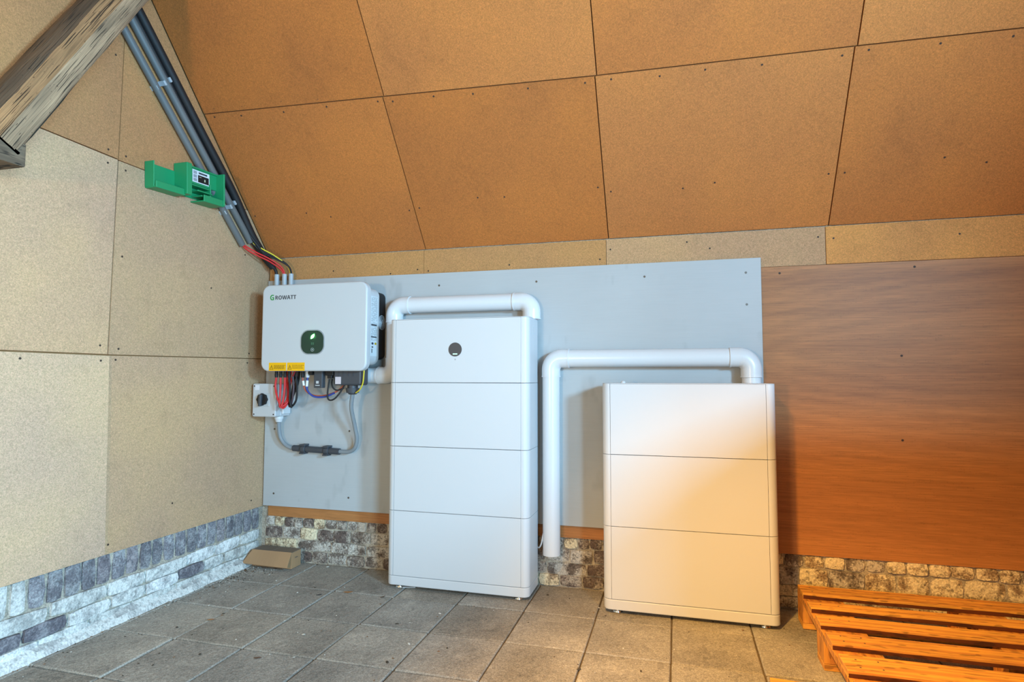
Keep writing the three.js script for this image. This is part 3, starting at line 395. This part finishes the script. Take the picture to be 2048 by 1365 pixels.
// ───────────────────────── cables under the inverter (world coordinates)
{
  const z = 0.181;
  const grp = 'solar string cables looped under the inverter';
  [[-0.147, -0.108, redM], [-0.121, -0.118, redM], [-0.096, -0.106, redM]].forEach(([x, b, m], i) => tag(mesh('solar_cable', tube([[x, 0.988, z], [x - (i ? 0 : 0.004), 0.93, z], [lerp(x, b, 0.45), 0.865, z + 0.004], [b, 0.826 + i * 0.004, z - 0.005 + i * 0.006], [b + 0.022, 0.868, z - 0.02], [x + 0.028 - i * 0.016, 0.945, z - 0.05], [x + 0.018, 1.03, z - 0.066]], 0.0052, 60, 8), m), ['red solar cable looping below the inverter, the one beside the rotary switch', 'red solar cable looping below the inverter, the one in the middle of the bundle', 'red solar cable looping below the inverter, the one touching the black cables'][i], 'cable', grp));
  [[-0.071, -0.062], [-0.058, -0.078], [-0.046, -0.07]].forEach(([x, b], i) => tag(mesh('solar_cable', tube([[x, 0.988, z - i * 0.012], [x + 0.006, 0.93, z - i * 0.012], [lerp(x, b, 0.4) + 0.006 * i, 0.868, z - 0.004 - i * 0.01], [b, 0.830 + i * 0.003, z - 0.012 - 0.008 * i], [b - 0.016, 0.868, z - 0.03 - 0.008 * i], [x - 0.014, 0.945, z - 0.055], [x - 0.010, 1.03, z - 0.07]], 0.0052, 60, 8), i === 1 ? mat(lin(0.06, 0.035, 0.045), { roughness: 0.45 }) : blackM), ['black solar cable looping below the inverter, the one touching the red loops', 'brownish black solar cable in the middle of the dark loops below the inverter', 'black solar cable looping below the inverter, the dark loop farthest from the red ones'][i], 'cable', grp));
  tag(mesh('signal_cable', tube([[0.009, 0.985, z], [0.013, 0.955, z], [0.030, 0.915, z], [0.07, 0.893, z - 0.01], [0.13, 0.893, z - 0.02], [0.19, 0.912, z - 0.02], [0.235, 0.945, z - 0.02]], 0.0042, 50, 8), mat(lin(0.45, 0.10, 0.05), { roughness: 0.5 })), 'reddish signal wire hanging from the inverter to its terminal cover', 'cable');
  tag(mesh('signal_cable', tube([[0.037, 0.985, z], [0.035, 0.95, z], [0.040, 0.918, z + 0.004], [0.075, 0.888, z], [0.13, 0.886, z - 0.01], [0.185, 0.905, z - 0.012]], 0.0048, 50, 8), blueM), 'dark blue signal wire hanging below the inverter beside the reddish one', 'cable');
  tag(mesh('cable_marker', merge(cyl([0.0115, 0.966, z], [0.0165, 0.942, z], 0.0058, 0.0058, 10)), mat(lin(0.8, 0.8, 0.8))), 'white paper marker sleeve on the reddish signal wire', 'marker');
  tag(mesh('cable_marker', merge(cyl([0.0362, 0.968, z], [0.0345, 0.938, z + 0.001], 0.0064, 0.0064, 10)), mat(lin(0.8, 0.8, 0.8))), 'white paper marker sleeve on the dark blue signal wire', 'marker');
  tag(mesh('data_cable', tube([[0.164, 0.975, z], [0.161, 0.94, z + 0.006], [0.160, 0.90, z + 0.01], [0.164, 0.877, z + 0.01], [0.178, 0.870, z + 0.006], [0.20, 0.882, z], [0.222, 0.915, z - 0.012], [0.236, 0.945, z - 0.02]], 0.004, 50, 8), blackM), 'black data cable hanging in a loop from the plug below the inverter', 'cable');
  tag(mesh('data_cable', tube([[0.174, 0.975, z - 0.008], [0.177, 0.95, z], [0.188, 0.928, z], [0.208, 0.92, z - 0.008], [0.236, 0.932, z - 0.018]], 0.004, 40, 8), blackM), 'short black data cable tucked up under the inverter terminal cover', 'cable');
  tag(mesh('earth_wire', tube([[0.377, 1.05, 0.215], [0.374, 1.00, 0.215], [0.366, 0.955, 0.21], [0.345, 0.925, 0.2], [0.315, 0.908, 0.185]], 0.0032, 40, 8), yellowM), 'thin yellow earth wire hanging at the corner of the inverter', 'wire');
  // grey supply cable from the rotary switch through the clamped sleeve up to the inverter gland
  tag(mesh('supply_cable', tube([[-0.212, 0.745, 0.066], [-0.214, 0.70, 0.058], [-0.207, 0.655, 0.05], [-0.175, 0.618, 0.044], [-0.120, 0.603, 0.040], [-0.04, 0.6015, 0.040], [0.05, 0.600, 0.040], [0.142, 0.597, 0.040], [0.20, 0.599, 0.044], [0.238, 0.622, 0.052], [0.256, 0.672, 0.066], [0.256, 0.74, 0.09], [0.262, 0.83, 0.135], [0.283, 0.905, 0.161]], 0.0105, 120, 14), cableM), 'thick grey supply cable drooping from the rotary switch to the inverter', 'cable');
  const s = thing('cable_sleeve', 'dark grey plastic sleeve clipped to the board around the drooping cable', 'conduit', [0, 0, 0]);
  mesh('sleeve', cyl([-0.135, 0.606, 0.040], [0.142, 0.5965, 0.040], 0.0165, 0.0165, 20), darkM, s);
  for (const x of [-0.072, 0.068]) { const y = 0.6035 - (x + 0.07) * 0.034; const rg = new THREE.TorusGeometry(0.019, 0.0032, 8, 24); rg.rotateY(Math.PI / 2); rg.scale(5, 1, 1); rg.translate(x, y, 0.040); mesh('clip', merge(rg, bx(x - 0.016, x + 0.016, y + 0.017, y + 0.026, 0.0155, 0.060, 0.002), bx(x - 0.018, x + 0.010, y - 0.026, y - 0.017, 0.0155, 0.058, 0.002), bx(x - 0.014, x + 0.014, y - 0.015, y + 0.015, 0.0153, 0.026)), darkM, s); }
}
// ───────────────────────── rotary isolator switch
{
  const t = thing('isolator_switch', 'grey plastic isolator box with a black rotary knob beside the corner', 'switch', [-0.2505, 0.8635, 0.0155]);
  const D = 0.125, m = greyPlastic;
  mesh('housing', bx(-0.071, 0.071, -0.087, 0.087, 0, 0.085, 0.008), m, t);
  const lid = mesh('lid', slab(rrect(0.144, 0.175, 0.010), 0.042, 0.006), m, t); lid.position.z = 0.083;
  const ap = new THREE.Shape([[-0.06, 0], [0.06, 0], [0.052, 0.03], [-0.052, 0.03]].map(p => new THREE.Vector2(...p)));
  mesh('knob_plate', bx(-0.034, 0.034, -0.032, 0.036, 0.041, 0.045, 0.002), mat(lin(0.5, 0.52, 0.53), { roughness: 0.5 }), lid);
  const k = new THREE.Shape(); for (let i = 0; i <= 48; i++) { const a = i / 48 * Math.PI * 2, r = 0.031 + 0.0016 * Math.cos(a * 8); i ? k.lineTo(Math.cos(a) * r, Math.sin(a) * r) : k.moveTo(r, 0); }
  const kd = mesh('knob', slab(k, 0.012, 0.002), blackM, lid); kd.position.set(-0.004, 0.004, 0.045);
  const gb = bx(-0.0075, 0.0075, -0.034, 0.028, 0.0, 0.017, 0.004); gb.rotateZ(-0.06); mesh('knob_grip', gb, darkM, lid).position.set(-0.006, 0.003, 0.055);
  for (const [x, y] of [[-0.060, 0.074], [0.060, 0.074], [-0.060, -0.074], [0.060, -0.074]]) mesh('screw', screwGeo([[x, y, 0.0422]], 'z', 0.004), screwM, lid);
  mesh('inspection_sticker', planeLabel(0.026, 0.026), mat(lin(0.74, 0.74, 0.78)), lid).position.set(-0.043, 0.066, 0.0424);
  mesh('side_coupling', bx(0.069, 0.083, -0.075, -0.028, 0.012, 0.075, 0.005), whiteM, t);
  mesh('cable_gland', merge(cyl([0.0385, -0.084, 0.050], [0.0385, -0.100, 0.050], 0.025, 0.025, 8), cyl([0.0385, -0.100, 0.050], [0.0385, -0.118, 0.050], 0.0215, 0.016, 16)), whiteM, t);
}
// ───────────────────────── conduits down the gable wall
{
  const x = XL + 0.020;
  const g = 'grey conduits up the gable wall';
  const line = (a, b, ext) => { const d = [0, b[0] - a[0], b[1] - a[1]]; return [[x, a[0] - d[1] * ext, a[1] - d[2] * ext], [x, b[0], b[1]]]; };
  const [a0, a1] = line([2.416, 0.971], [1.672, 0.246], 0.32), [b0, b1] = line([2.472, 0.934], [1.700, 0.186], 0.28);
  tag(mesh('conduit', merge(cyl(a0, a1, 0.0165)), conduitM), 'straight grey conduit up the gable wall with red wires leaving its foot', 'conduit', g);
  tag(mesh('conduit', merge(cyl(b0, b1, 0.0165)), conduitM), 'straight grey conduit up the gable wall beside the black tube, ending in a yellow wire', 'conduit', g);
  tag(mesh('black_tube', tube([[x + 0.002, 2.80, 1.175], [x + 0.002, 2.475, 0.857], [x + 0.002, 2.17, 0.566], [x + 0.004, 1.93, 0.335], [x + 0.008, 1.74, 0.188], [x + 0.026, 1.635, 0.100], [x + 0.05, 1.585, 0.055]], 0.021, 80, 14), blackM), 'thick black flexible tube running down beside the grey conduits', 'tube');
  tag(mesh('black_tube', tube([[x, 2.82, 1.255], [x, 2.50, 0.925], [x - 0.002, 2.20, 0.638], [x - 0.002, 1.96, 0.412], [x, 1.78, 0.250], [x + 0.036, 1.66, 0.140], [x + 0.058, 1.575, 0.055], [-0.262, 1.52, 0.045], [-0.262, 1.45, 0.045]], 0.0085, 80, 10), blackM), 'thin black cable between the grey conduits and the thick black tube', 'cable');
  for (const [y, z, l] of [[1.826, 0.366, 'grey plastic pipe clip below the green tray holding the conduits'], [2.263, 0.790, 'grey plastic pipe clip near the timber beam holding the conduits']]) {
    const t = thing('pipe_clip', l, 'clip', [x, y, z]); const dir = V(0, -0.70, -0.714), side = V(0, 0.714, -0.70), q = new THREE.Quaternion().setFromRotationMatrix(new THREE.Matrix4().makeBasis(side, dir.clone().negate(), V(-1, 0, 0).negate().multiplyScalar(1))); t.quaternion.copy(q);
    mesh('bar', bx(-0.034, 0.088, -0.010, 0.010, -0.0195, -0.0165), stubM, t);
    for (const c of [-0.026, 0.027, 0.066]) mesh('jaw', bx(c - 0.006, c + 0.006, -0.011, 0.011, -0.018, 0.015, 0.003), stubM, t);
  }
  for (const [sx, l] of [[-0.213, 'short grey conduit stub behind the inverter taking the red wires'], [-0.172, 'short grey conduit stub behind the inverter taking the black and yellow wires'], [-0.262, 'short grey conduit stub behind the inverter taking the thin black cable']]) tag(mesh('conduit_stub', merge(cyl([sx, 1.43, 0.045], [sx, 1.547, 0.045], 0.0125)), stubM), l, 'conduit', 'stubs');
  [0, 1].forEach(i => tag(mesh('red_wire', tube([[x + 0.002, 1.70, 0.270 + i * 0.008], [x + 0.006, 1.660 + i * 0.012, 0.236], [x + 0.036, 1.630 + i * 0.014, 0.180], [x + 0.070, 1.606 + i * 0.014, 0.122], [-0.226 + i * 0.008, 1.574 + i * 0.010, 0.070], [-0.216 + i * 0.006, 1.54, 0.048], [-0.215 + i * 0.004, 1.46, 0.045]], 0.0042, 50, 8), redM), ['lower of the two red wires curving from the conduit to a stub', 'upper of the two red wires curving from the conduit to a stub'][i], 'wire', 'red wires'));
  tag(mesh('yellow_wire', tube([[x, 1.72, 0.205], [x + 0.010, 1.696, 0.180], [x + 0.046, 1.668, 0.142], [x + 0.085, 1.641, 0.102], [-0.20, 1.604, 0.066], [-0.176, 1.56, 0.048], [-0.172, 1.46, 0.045]], 0.0034, 50, 8), yellowM), 'thin yellow earth wire curving from the grey conduit to a stub', 'wire');
  [0, 1].forEach(i => tag(mesh('black_wire', tube([[x + 0.004, 1.72, 0.205], [x + 0.012, 1.688, 0.174], [x + 0.044, 1.658 - i * 0.008, 0.134], [x + 0.090, 1.630 - i * 0.008, 0.092], [-0.190, 1.598 - i * 0.004, 0.060], [-0.169 - i * 0.003, 1.553, 0.047], [-0.172, 1.46, 0.045]], 0.0042, 50, 8), blackM), ['black wire running along the yellow wire from the grey conduit to a stub', 'black wire under the other black wire from the grey conduit to a stub'][i], 'wire', 'black wires'));
}
// ───────────────────────── green plastic tray on the gable wall; local x runs towards the corner, z out into the room
{
  const t = thing('plastic_tray', 'green moulded plastic holder with a barcode sticker on the gable wall', 'holder', [XL + 0.001, 1.800, 0.822], Math.PI / 2); t.scale.x = 0.93;
  const rot = (g, a = 0.05) => { g.rotateZ(a); return g; }, B = (...a) => rot(bx(...a, 0.003)), p = (n, g) => mesh(n, g, greenM, t);
  p('back_plate', B(0, 0.165, 0.008, 0.112, 0, 0.005)); p('side_flange', B(-0.006, 0.000, 0.000, 0.112, 0, 0.050));
  p('bottom_shelf', B(-0.004, 0.165, -0.004, 0.004, 0, 0.062)); const lip = bx(-0.004, 0.16, 0.0, 0.026, 0.052, 0.062, 0.003); p('shelf_lip', rot(lip)); 
  p('divider', B(0.160, 0.192, 0.004, 0.148, 0, 0.075)); 
  const pl = p('label_plate', B(0.192, 0.405, 0.070, 0.146, 0.030, 0.040)); p('top_flange', B(0.175, 0.415, 0.142, 0.150, 0, 0.048));
  p('back_plate', B(0.192, 0.41, 0.010, 0.146, 0, 0.005)); p('side_flange', B(0.392, 0.402, -0.006, 0.15, 0, 0.085)); p('side_flange', B(0.340, 0.347, -0.002, 0.09, 0, 0.05));
  [[0.215, 0.335, 0.058, 0.052], [0.245, 0.345, 0.036, 0.060], [0.262, 0.350, 0.014, 0.066]].forEach(([a, b, y, d]) => p('rib', B(a, b, y, y + 0.007, 0, d)));
  p('bottom_shelf', B(0.262, 0.400, -0.010, -0.003, 0, 0.080)); p('shelf_lip', B(0.262, 0.395, -0.008, 0.022, 0.074, 0.080));
  const st = canv(256, 150, (c, w, h) => { c.fillStyle = '#d8dde2'; c.fillRect(0, 0, w, h); c.fillStyle = '#333a44'; for (let i = 0; i < 9; i++) for (let j = 0; j < 3; j++) c.fillRect(14, 14 + j * 44 + i * 4, 52, i % 3 ? 1.6 : 2.6); c.fillStyle = '#14181c'; c.fillRect(82, 52, 164, 86); c.fillStyle = '#3a4048'; c.fillRect(92, 16, 130, 20); c.fillStyle = '#c8cdb0'; c.fillRect(178, 84, 16, 30); c.fillRect(100, 70, 34, 5); });
  const sg = new THREE.BoxGeometry(0.112, 0.058, 0.0008); sg.translate(0.288, 0.109, 0.0405); sg.rotateZ(0.05); const so = mesh('barcode_sticker', sg, mat(0xffffff, { map: st, roughness: 0.5 }), t); so.userData.label = 'white sticker with a barcode and a dark picture';
}
// ───────────────────────── old timber brace
{
  const t = thing('timber_beam', 'old weathered timber brace with bark and worm holes below the roof', 'beam', [0, 0, 0]);
  const A = V(-0.1875, 1.7145, 1.5386), dir = V(0, 0.8683, -0.4960), L = 1.65, face = V(0, 0.4960, 0.8683); // face: upper-front side
  const n = 60, hw = 0.0925, hd = 0.0525;                   // half width in x, half depth along face
  const strip = (pts, uo) => { const m = pts.length, pos = [], uv = [], idx = []; for (let i = 0; i <= n; i++) for (let j = 0; j < m; j++) { const [u, w] = pts[j], s = i / n * L - 0.02, k = 0.010 * (fbm(i / n, (j + uo) / 20, 16, 20, 3, 5) - 0.5), kk = 0.012 * (fbm(i / n, (j + uo) / 20, 8, 20, 2, 15) - 0.5); const P = A.clone().addScaledVector(dir, s).addScaledVector(face, w * (1 + kk * 8) + k).add(V(u + k * 1.2, 0, 0)); pos.push(P.x, P.y, P.z); uv.push(s / 2, (j + uo) * 0.06 + 0.1 * uo); } for (let i = 0; i < n; i++) for (let j = 0; j < m - 1; j++) { const a = i * m + j; idx.push(a, a + 1, a + m, a + 1, a + m + 1, a + m); } const g = new THREE.BufferGeometry(); g.setAttribute('position', new THREE.Float32BufferAttribute(pos, 3)); g.setAttribute('uv', new THREE.Float32BufferAttribute(uv, 2)); g.setIndex(idx); g.computeVertexNormals(); return g; };
  const ds = o => Object.assign(o.material = o.material.clone(), { side: THREE.DoubleSide });
  ds(mesh('sawn_face', strip([[hw - 0.012, -hd], [hw, -hd + 0.010], [hw + 0.003, -hd + 0.028], [hw + 0.002, -0.008], [hw + 0.001, hd - 0.042]], 0), oldM, t));
  ds(mesh('bark_edge', strip([[hw + 0.001, hd - 0.042], [hw + 0.003, hd - 0.028], [hw + 0.001, hd - 0.012], [hw - 0.010, hd]], 4), oldBark, t));
  ds(mesh('grey_face', strip([[hw - 0.010, hd], [hw - 0.045, hd + 0.005], [hw - 0.09, hd + 0.006], [0, hd + 0.004], [-hw + 0.05, hd], [-hw + 0.01, hd - 0.006], [-hw, hd - 0.02], [-hw, -hd + 0.01], [-hw + 0.012, -hd], [0, -hd - 0.002], [hw - 0.012, -hd]], 7), oldDark, t));
  const cap = bx(-hw, hw, -hd, hd, -0.006, 0.0); const M = new THREE.Matrix4().makeBasis(V(1, 0, 0), face, dir); cap.applyMatrix4(M); cap.translate(...A.clone().addScaledVector(dir, -0.015).toArray()); mesh('end_grain', uvBox(cap), oldM, t);
  const fb = uvBox(bx(XL + 0.002, -0.102, 1.638, 1.712, 1.478, 1.62, 0.004, 1)); mesh('foot_block', fb, oldDark, t).userData.label = 'small grey wooden block under the foot';
}
// ───────────────────────── cardboard box in the corner
{
  const t = thing('cardboard_box', 'small flat brown cardboard box with its flap hanging down in the corner', 'box', [-0.195, 0.001, 0.045]);
  mesh('carton', uvBox(bx(-0.112, 0.122, 0, 0.082, 0, 0.078, 0.0015, 1)), cardM, t);
  mesh('lid', uvBox(merge(bx(-0.113, 0.002, 0.082, 0.0845, 0, 0.079), bx(0.006, 0.123, 0.082, 0.0838, 0, 0.079))), cardTop, t);
  const fl = new THREE.Shape([[-0.112, 0], [0.122, 0], [0.126, -0.078], [-0.146, -0.074]].map(p => new THREE.Vector2(...p))); const fg = new THREE.ExtrudeGeometry(fl, { depth: 0.003, bevelEnabled: false }); fg.rotateX(-0.55); fg.translate(0, 0.083, 0.078); mesh('flap', uvBox(fg), cardM, t);
  mesh('print', merge(bx(0.1222, 0.1228, 0.050, 0.053, 0.028, 0.050)), darkM, t);
}
// ───────────────────────── pallet
{
  const t = thing('wooden_pallet', 'orange brown wooden pallet lying on the paving by the brick wall', 'pallet', [2.310, 0, 0.112]);
  const Lx = 1.2, top = 0.141, barkM = mat(lin(0.16, 0.065, 0.02), { map: pineT, roughness: 0.95 });
  [[0.005, 0.108, 0], [0.190, 0.254, 1], [0.324, 0.402, 1], [0.476, 0.564, 0], [0.636, 0.746, 1], [0.80, 0.90, 0]].forEach(([z0, z1, m], i) => { const g = bx(0, Lx, top - 0.021, top, z0, z1, 0.002, 1); const d = mesh('deck_board', uvBox(g, { ox: i * 0.37, oy: i * 0.13 }), pineM[m], t); const e = new THREE.BoxGeometry(Lx - 0.004, 0.014, 0.004, 30, 1, 1); e.translate(Lx / 2, top - 0.0125, z1 - 0.0006); const p = e.attributes.position; for (let k = 0; k < p.count; k++) if (p.getY(k) > top - 0.01) p.setY(k, p.getY(k) - 0.005 * fbm(p.getX(k) / Lx, i / 7, 9, 7, 3, 3)); mesh('waney_edge', uvBox(e), barkM, d).userData.label = 'dark brown bark edge'; });
  for (const x of [0.0, 0.528, 1.056]) { const g = uvBox(bx(x, x + 0.144, top - 0.043, top - 0.0215, 0.0, 0.905, 0.0015, 1), { swap: true, oy: x }); mesh('stringer_board', g, pineM[2], t); for (const z of [0.0, 0.345, 0.80]) mesh('block', uvBox(bx(x, x + 0.144, 0.0225, top - 0.0435, z, z + 0.10, 0.002, 1), { ox: x + z, swap: true }), pineM[2], t); }
  for (const z of [0.0, 0.345, 0.80]) mesh('runner_board', uvBox(bx(0, Lx, 0.0005, 0.022, z, z + 0.10, 0.0015, 1), { oy: z }), pineM[0], t);
  const ng = new THREE.CylinderGeometry(0.003, 0.003, 0.001, 6); for (const z of [0.03, 0.08, 0.22, 0.36, 0.50, 0.54, 0.67, 0.72]) for (const x of [0.04, 0.10]) mesh('nail', ng, steelM, t).position.set(x, top, z);
}
// plank end and litter on the paving
tag(mesh('loose_plank', uvBox((() => { const g = bx(-0.07, 0.22, 0.0005, 0.020, 0.0, 0.09, 0.002, 1); g.rotateY(-0.06); g.translate(2.19, 0, 0.70); return g; })()), pineM[1]), 'pale loose plank end lying on the slabs in front of the pallet', 'plank');
tag(mesh('plastic_strip', (() => { const g = bx(-0.03, 0.03, 0.0005, 0.003, -0.006, 0.006); g.rotateY(0.25); g.translate(0.62, 0, 0.20); return g; })(), whiteM), 'white plastic scrap under the front edge of the tall cabinet', 'scrap');
{
  const g = new THREE.IcosahedronGeometry(1, 0), N = 520, im = new THREE.InstancedMesh(g, mat(lin(1, 1, 1), { roughness: 0.95 }), N), M = new THREE.Matrix4(), q = new THREE.Quaternion(), c = new THREE.Color();
  for (let i = 0; i < N; i++) {
    let x, z; if (i < 230) { const t = rnd(); z = 0.10 + 0.55 * t * rnd() + 0.1 * rnd(); x = XL + 0.035 + Math.abs(rnd() + rnd() - 1) * 0.20; } else if (i < 320) { z = rr(0.1, 1.4); x = XL + 0.03 + rnd() * rnd() * 0.1; } else { x = rr(-0.2, 2.25); z = rr(0.03, 1.45); }
    const s = rr(0.0010, 0.0032) * (i > 470 ? 1.8 : 1); q.setFromEuler(new THREE.Euler(rr(-0.2, 0.2), rr(0, 6), rr(-0.2, 0.2)));
    M.compose(V(x, 0.0012, z), q, V(s * rr(0.7, 2.2), s * 0.5, s)); im.setMatrixAt(i, M); const k = rnd(); im.setColorAt(i, k < 0.35 ? c.setRGB(0.62, 0.58, 0.5) : k < 0.75 ? c.setRGB(0.06, 0.045, 0.03) : c.setRGB(0.22, 0.12, 0.06));
  }
  im.name = 'floor_litter'; im.castShadow = im.receiveShadow = true; im.userData = { label: 'grit and tiny scraps scattered over the paving', category: 'litter', kind: 'stuff' }; scene.add(im);
}
{
  const leaf = (x, z, s, a, m, l) => { const sh = new THREE.Shape(); sh.moveTo(-s, 0); sh.quadraticCurveTo(0, s * 0.7, s, 0.1 * s); sh.quadraticCurveTo(0, -s * 0.55, -s, 0); const g = new THREE.ExtrudeGeometry(sh, { depth: 0.001, bevelEnabled: false }); const p = g.attributes.position; for (let i = 0; i < p.count; i++) p.setZ(i, p.getZ(i) + 0.25 * Math.abs(p.getX(i)) * s * 8); g.rotateX(-Math.PI / 2); g.rotateY(a); g.computeVertexNormals(); g.translate(x, 0.001, z); tag(mesh('dry_leaf', g, m), l, 'leaf', 'dry leaves on the paving'); };
  const br = mat(lin(0.12, 0.06, 0.03), { roughness: 0.9 }), or = mat(lin(0.36, 0.15, 0.04), { roughness: 0.9 });
  leaf(0.38, 0.335, 0.022, 0.2, or, 'dry orange leaf lying in a slab joint left of the tall cabinet'); leaf(0.56, 0.345, 0.014, 1.0, br, 'small dark leaf in front of the left foot of the tall cabinet');
  leaf(0.41, 0.99, 0.014, 0.4, br, 'dark brown curled leaf on the paving below the tall cabinet'); leaf(0.005, 0.76, 0.014, 0.6, or, 'small reddish leaf in a slab joint near the gable wall'); leaf(0.27, 0.40, 0.013, 0.7, blackM, 'small black scrap in a slab joint near the cardboard box');
}

// ───────────────────────── things out of frame that shade or light the view
{
  const c = thing('storage_cabinet', 'wooden storage cabinet standing beside the right wall', 'cabinet', [2.76, 0, 1.12]);
  mesh('carcass', uvBox(bx(0, 0.66, 0.001, 1.16, 0, 1.12, 0.004, 1)), plyM, c); mesh('top', uvBox(bx(-0.008, 0.67, 1.16, 1.18, -0.004, 1.13, 0.003, 1)), plyM, c);
  for (const z of [0.01, 0.566]) { const d = mesh('door', uvBox(bx(-0.018, -0.0005, 0.05, 1.12, z, z + 0.545, 0.002, 1)), plyM, c); mesh('handle', bx(-0.035, -0.018, 0.60, 0.70, z < 0.3 ? 0.52 : 0.585, (z < 0.3 ? 0.52 : 0.585) + 0.012, 0.003), steelM, d); }
  const l = thing('clamp_lamp', 'metal clamp lamp with a warm bulb above the room', 'lamp', LAMP); const d = V(...AIM).sub(V(...LAMP)).normalize(); l.quaternion.setFromUnitVectors(V(0, -1, 0), d);
  const sh = new THREE.LatheGeometry([[0.022, 0.15], [0.030, 0.12], [0.055, 0.09], [0.095, 0.02], [0.100, 0.012]].map(p => new THREE.Vector2(...p)), 32); mesh('shade', sh, mat(lin(0.5, 0.5, 0.5), { roughness: 0.4, side: THREE.DoubleSide }), l);
  const b = new THREE.SphereGeometry(0.028, 16, 12); b.translate(0, 0.055, 0); mesh('bulb', b, mat(lin(0.9, 0.8, 0.6), { emissive: lin(1, 0.56, 0.17), emissiveIntensity: 3 }), l);
  mesh('socket', cyl([0, 0.085, 0], [0, 0.17, 0], 0.02), blackM, l); mesh('arm', cyl([0, 0.16, 0], [0, 0.42, 0.02], 0.008), steelM, l); mesh('clamp', bx(-0.02, 0.02, 0.40, 0.46, -0.02, 0.05, 0.004), steelM, l);
  const fl = thing('flood_lamp', 'flood lamp on a tripod stand behind the camera', 'lamp', [0.80, 0, 3.90], -0.13);
  mesh('housing', bx(-0.13, 0.13, 0.95, 1.15, 0.0, 0.06, 0.008), darkM, fl); mesh('lens', bx(-0.11, 0.11, 0.97, 1.13, -0.003, 0.001), mat(lin(0.8, 0.7, 0.5), { emissive: lin(1, 0.72, 0.42), emissiveIntensity: 2 }), fl);
  mesh('pole', cyl([0, 0.30, 0.03], [0, 0.96, 0.03], 0.012), blackM, fl); for (const a of [0, 2.1, 4.2]) mesh('leg', cyl([0, 0.55, 0.03], [Math.cos(a) * 0.3, 0.006, 0.03 + Math.sin(a) * 0.3], 0.008), blackM, fl);
  const tb = mesh('tie_beam', uvBox(bx(XL, XR, 2.50, 2.62, 2.27, 2.41, 0.006, 1)), oldM); tag(tb, 'horizontal old tie beam across the room above the camera', 'beam');
}
renderer.render(scene, camera);
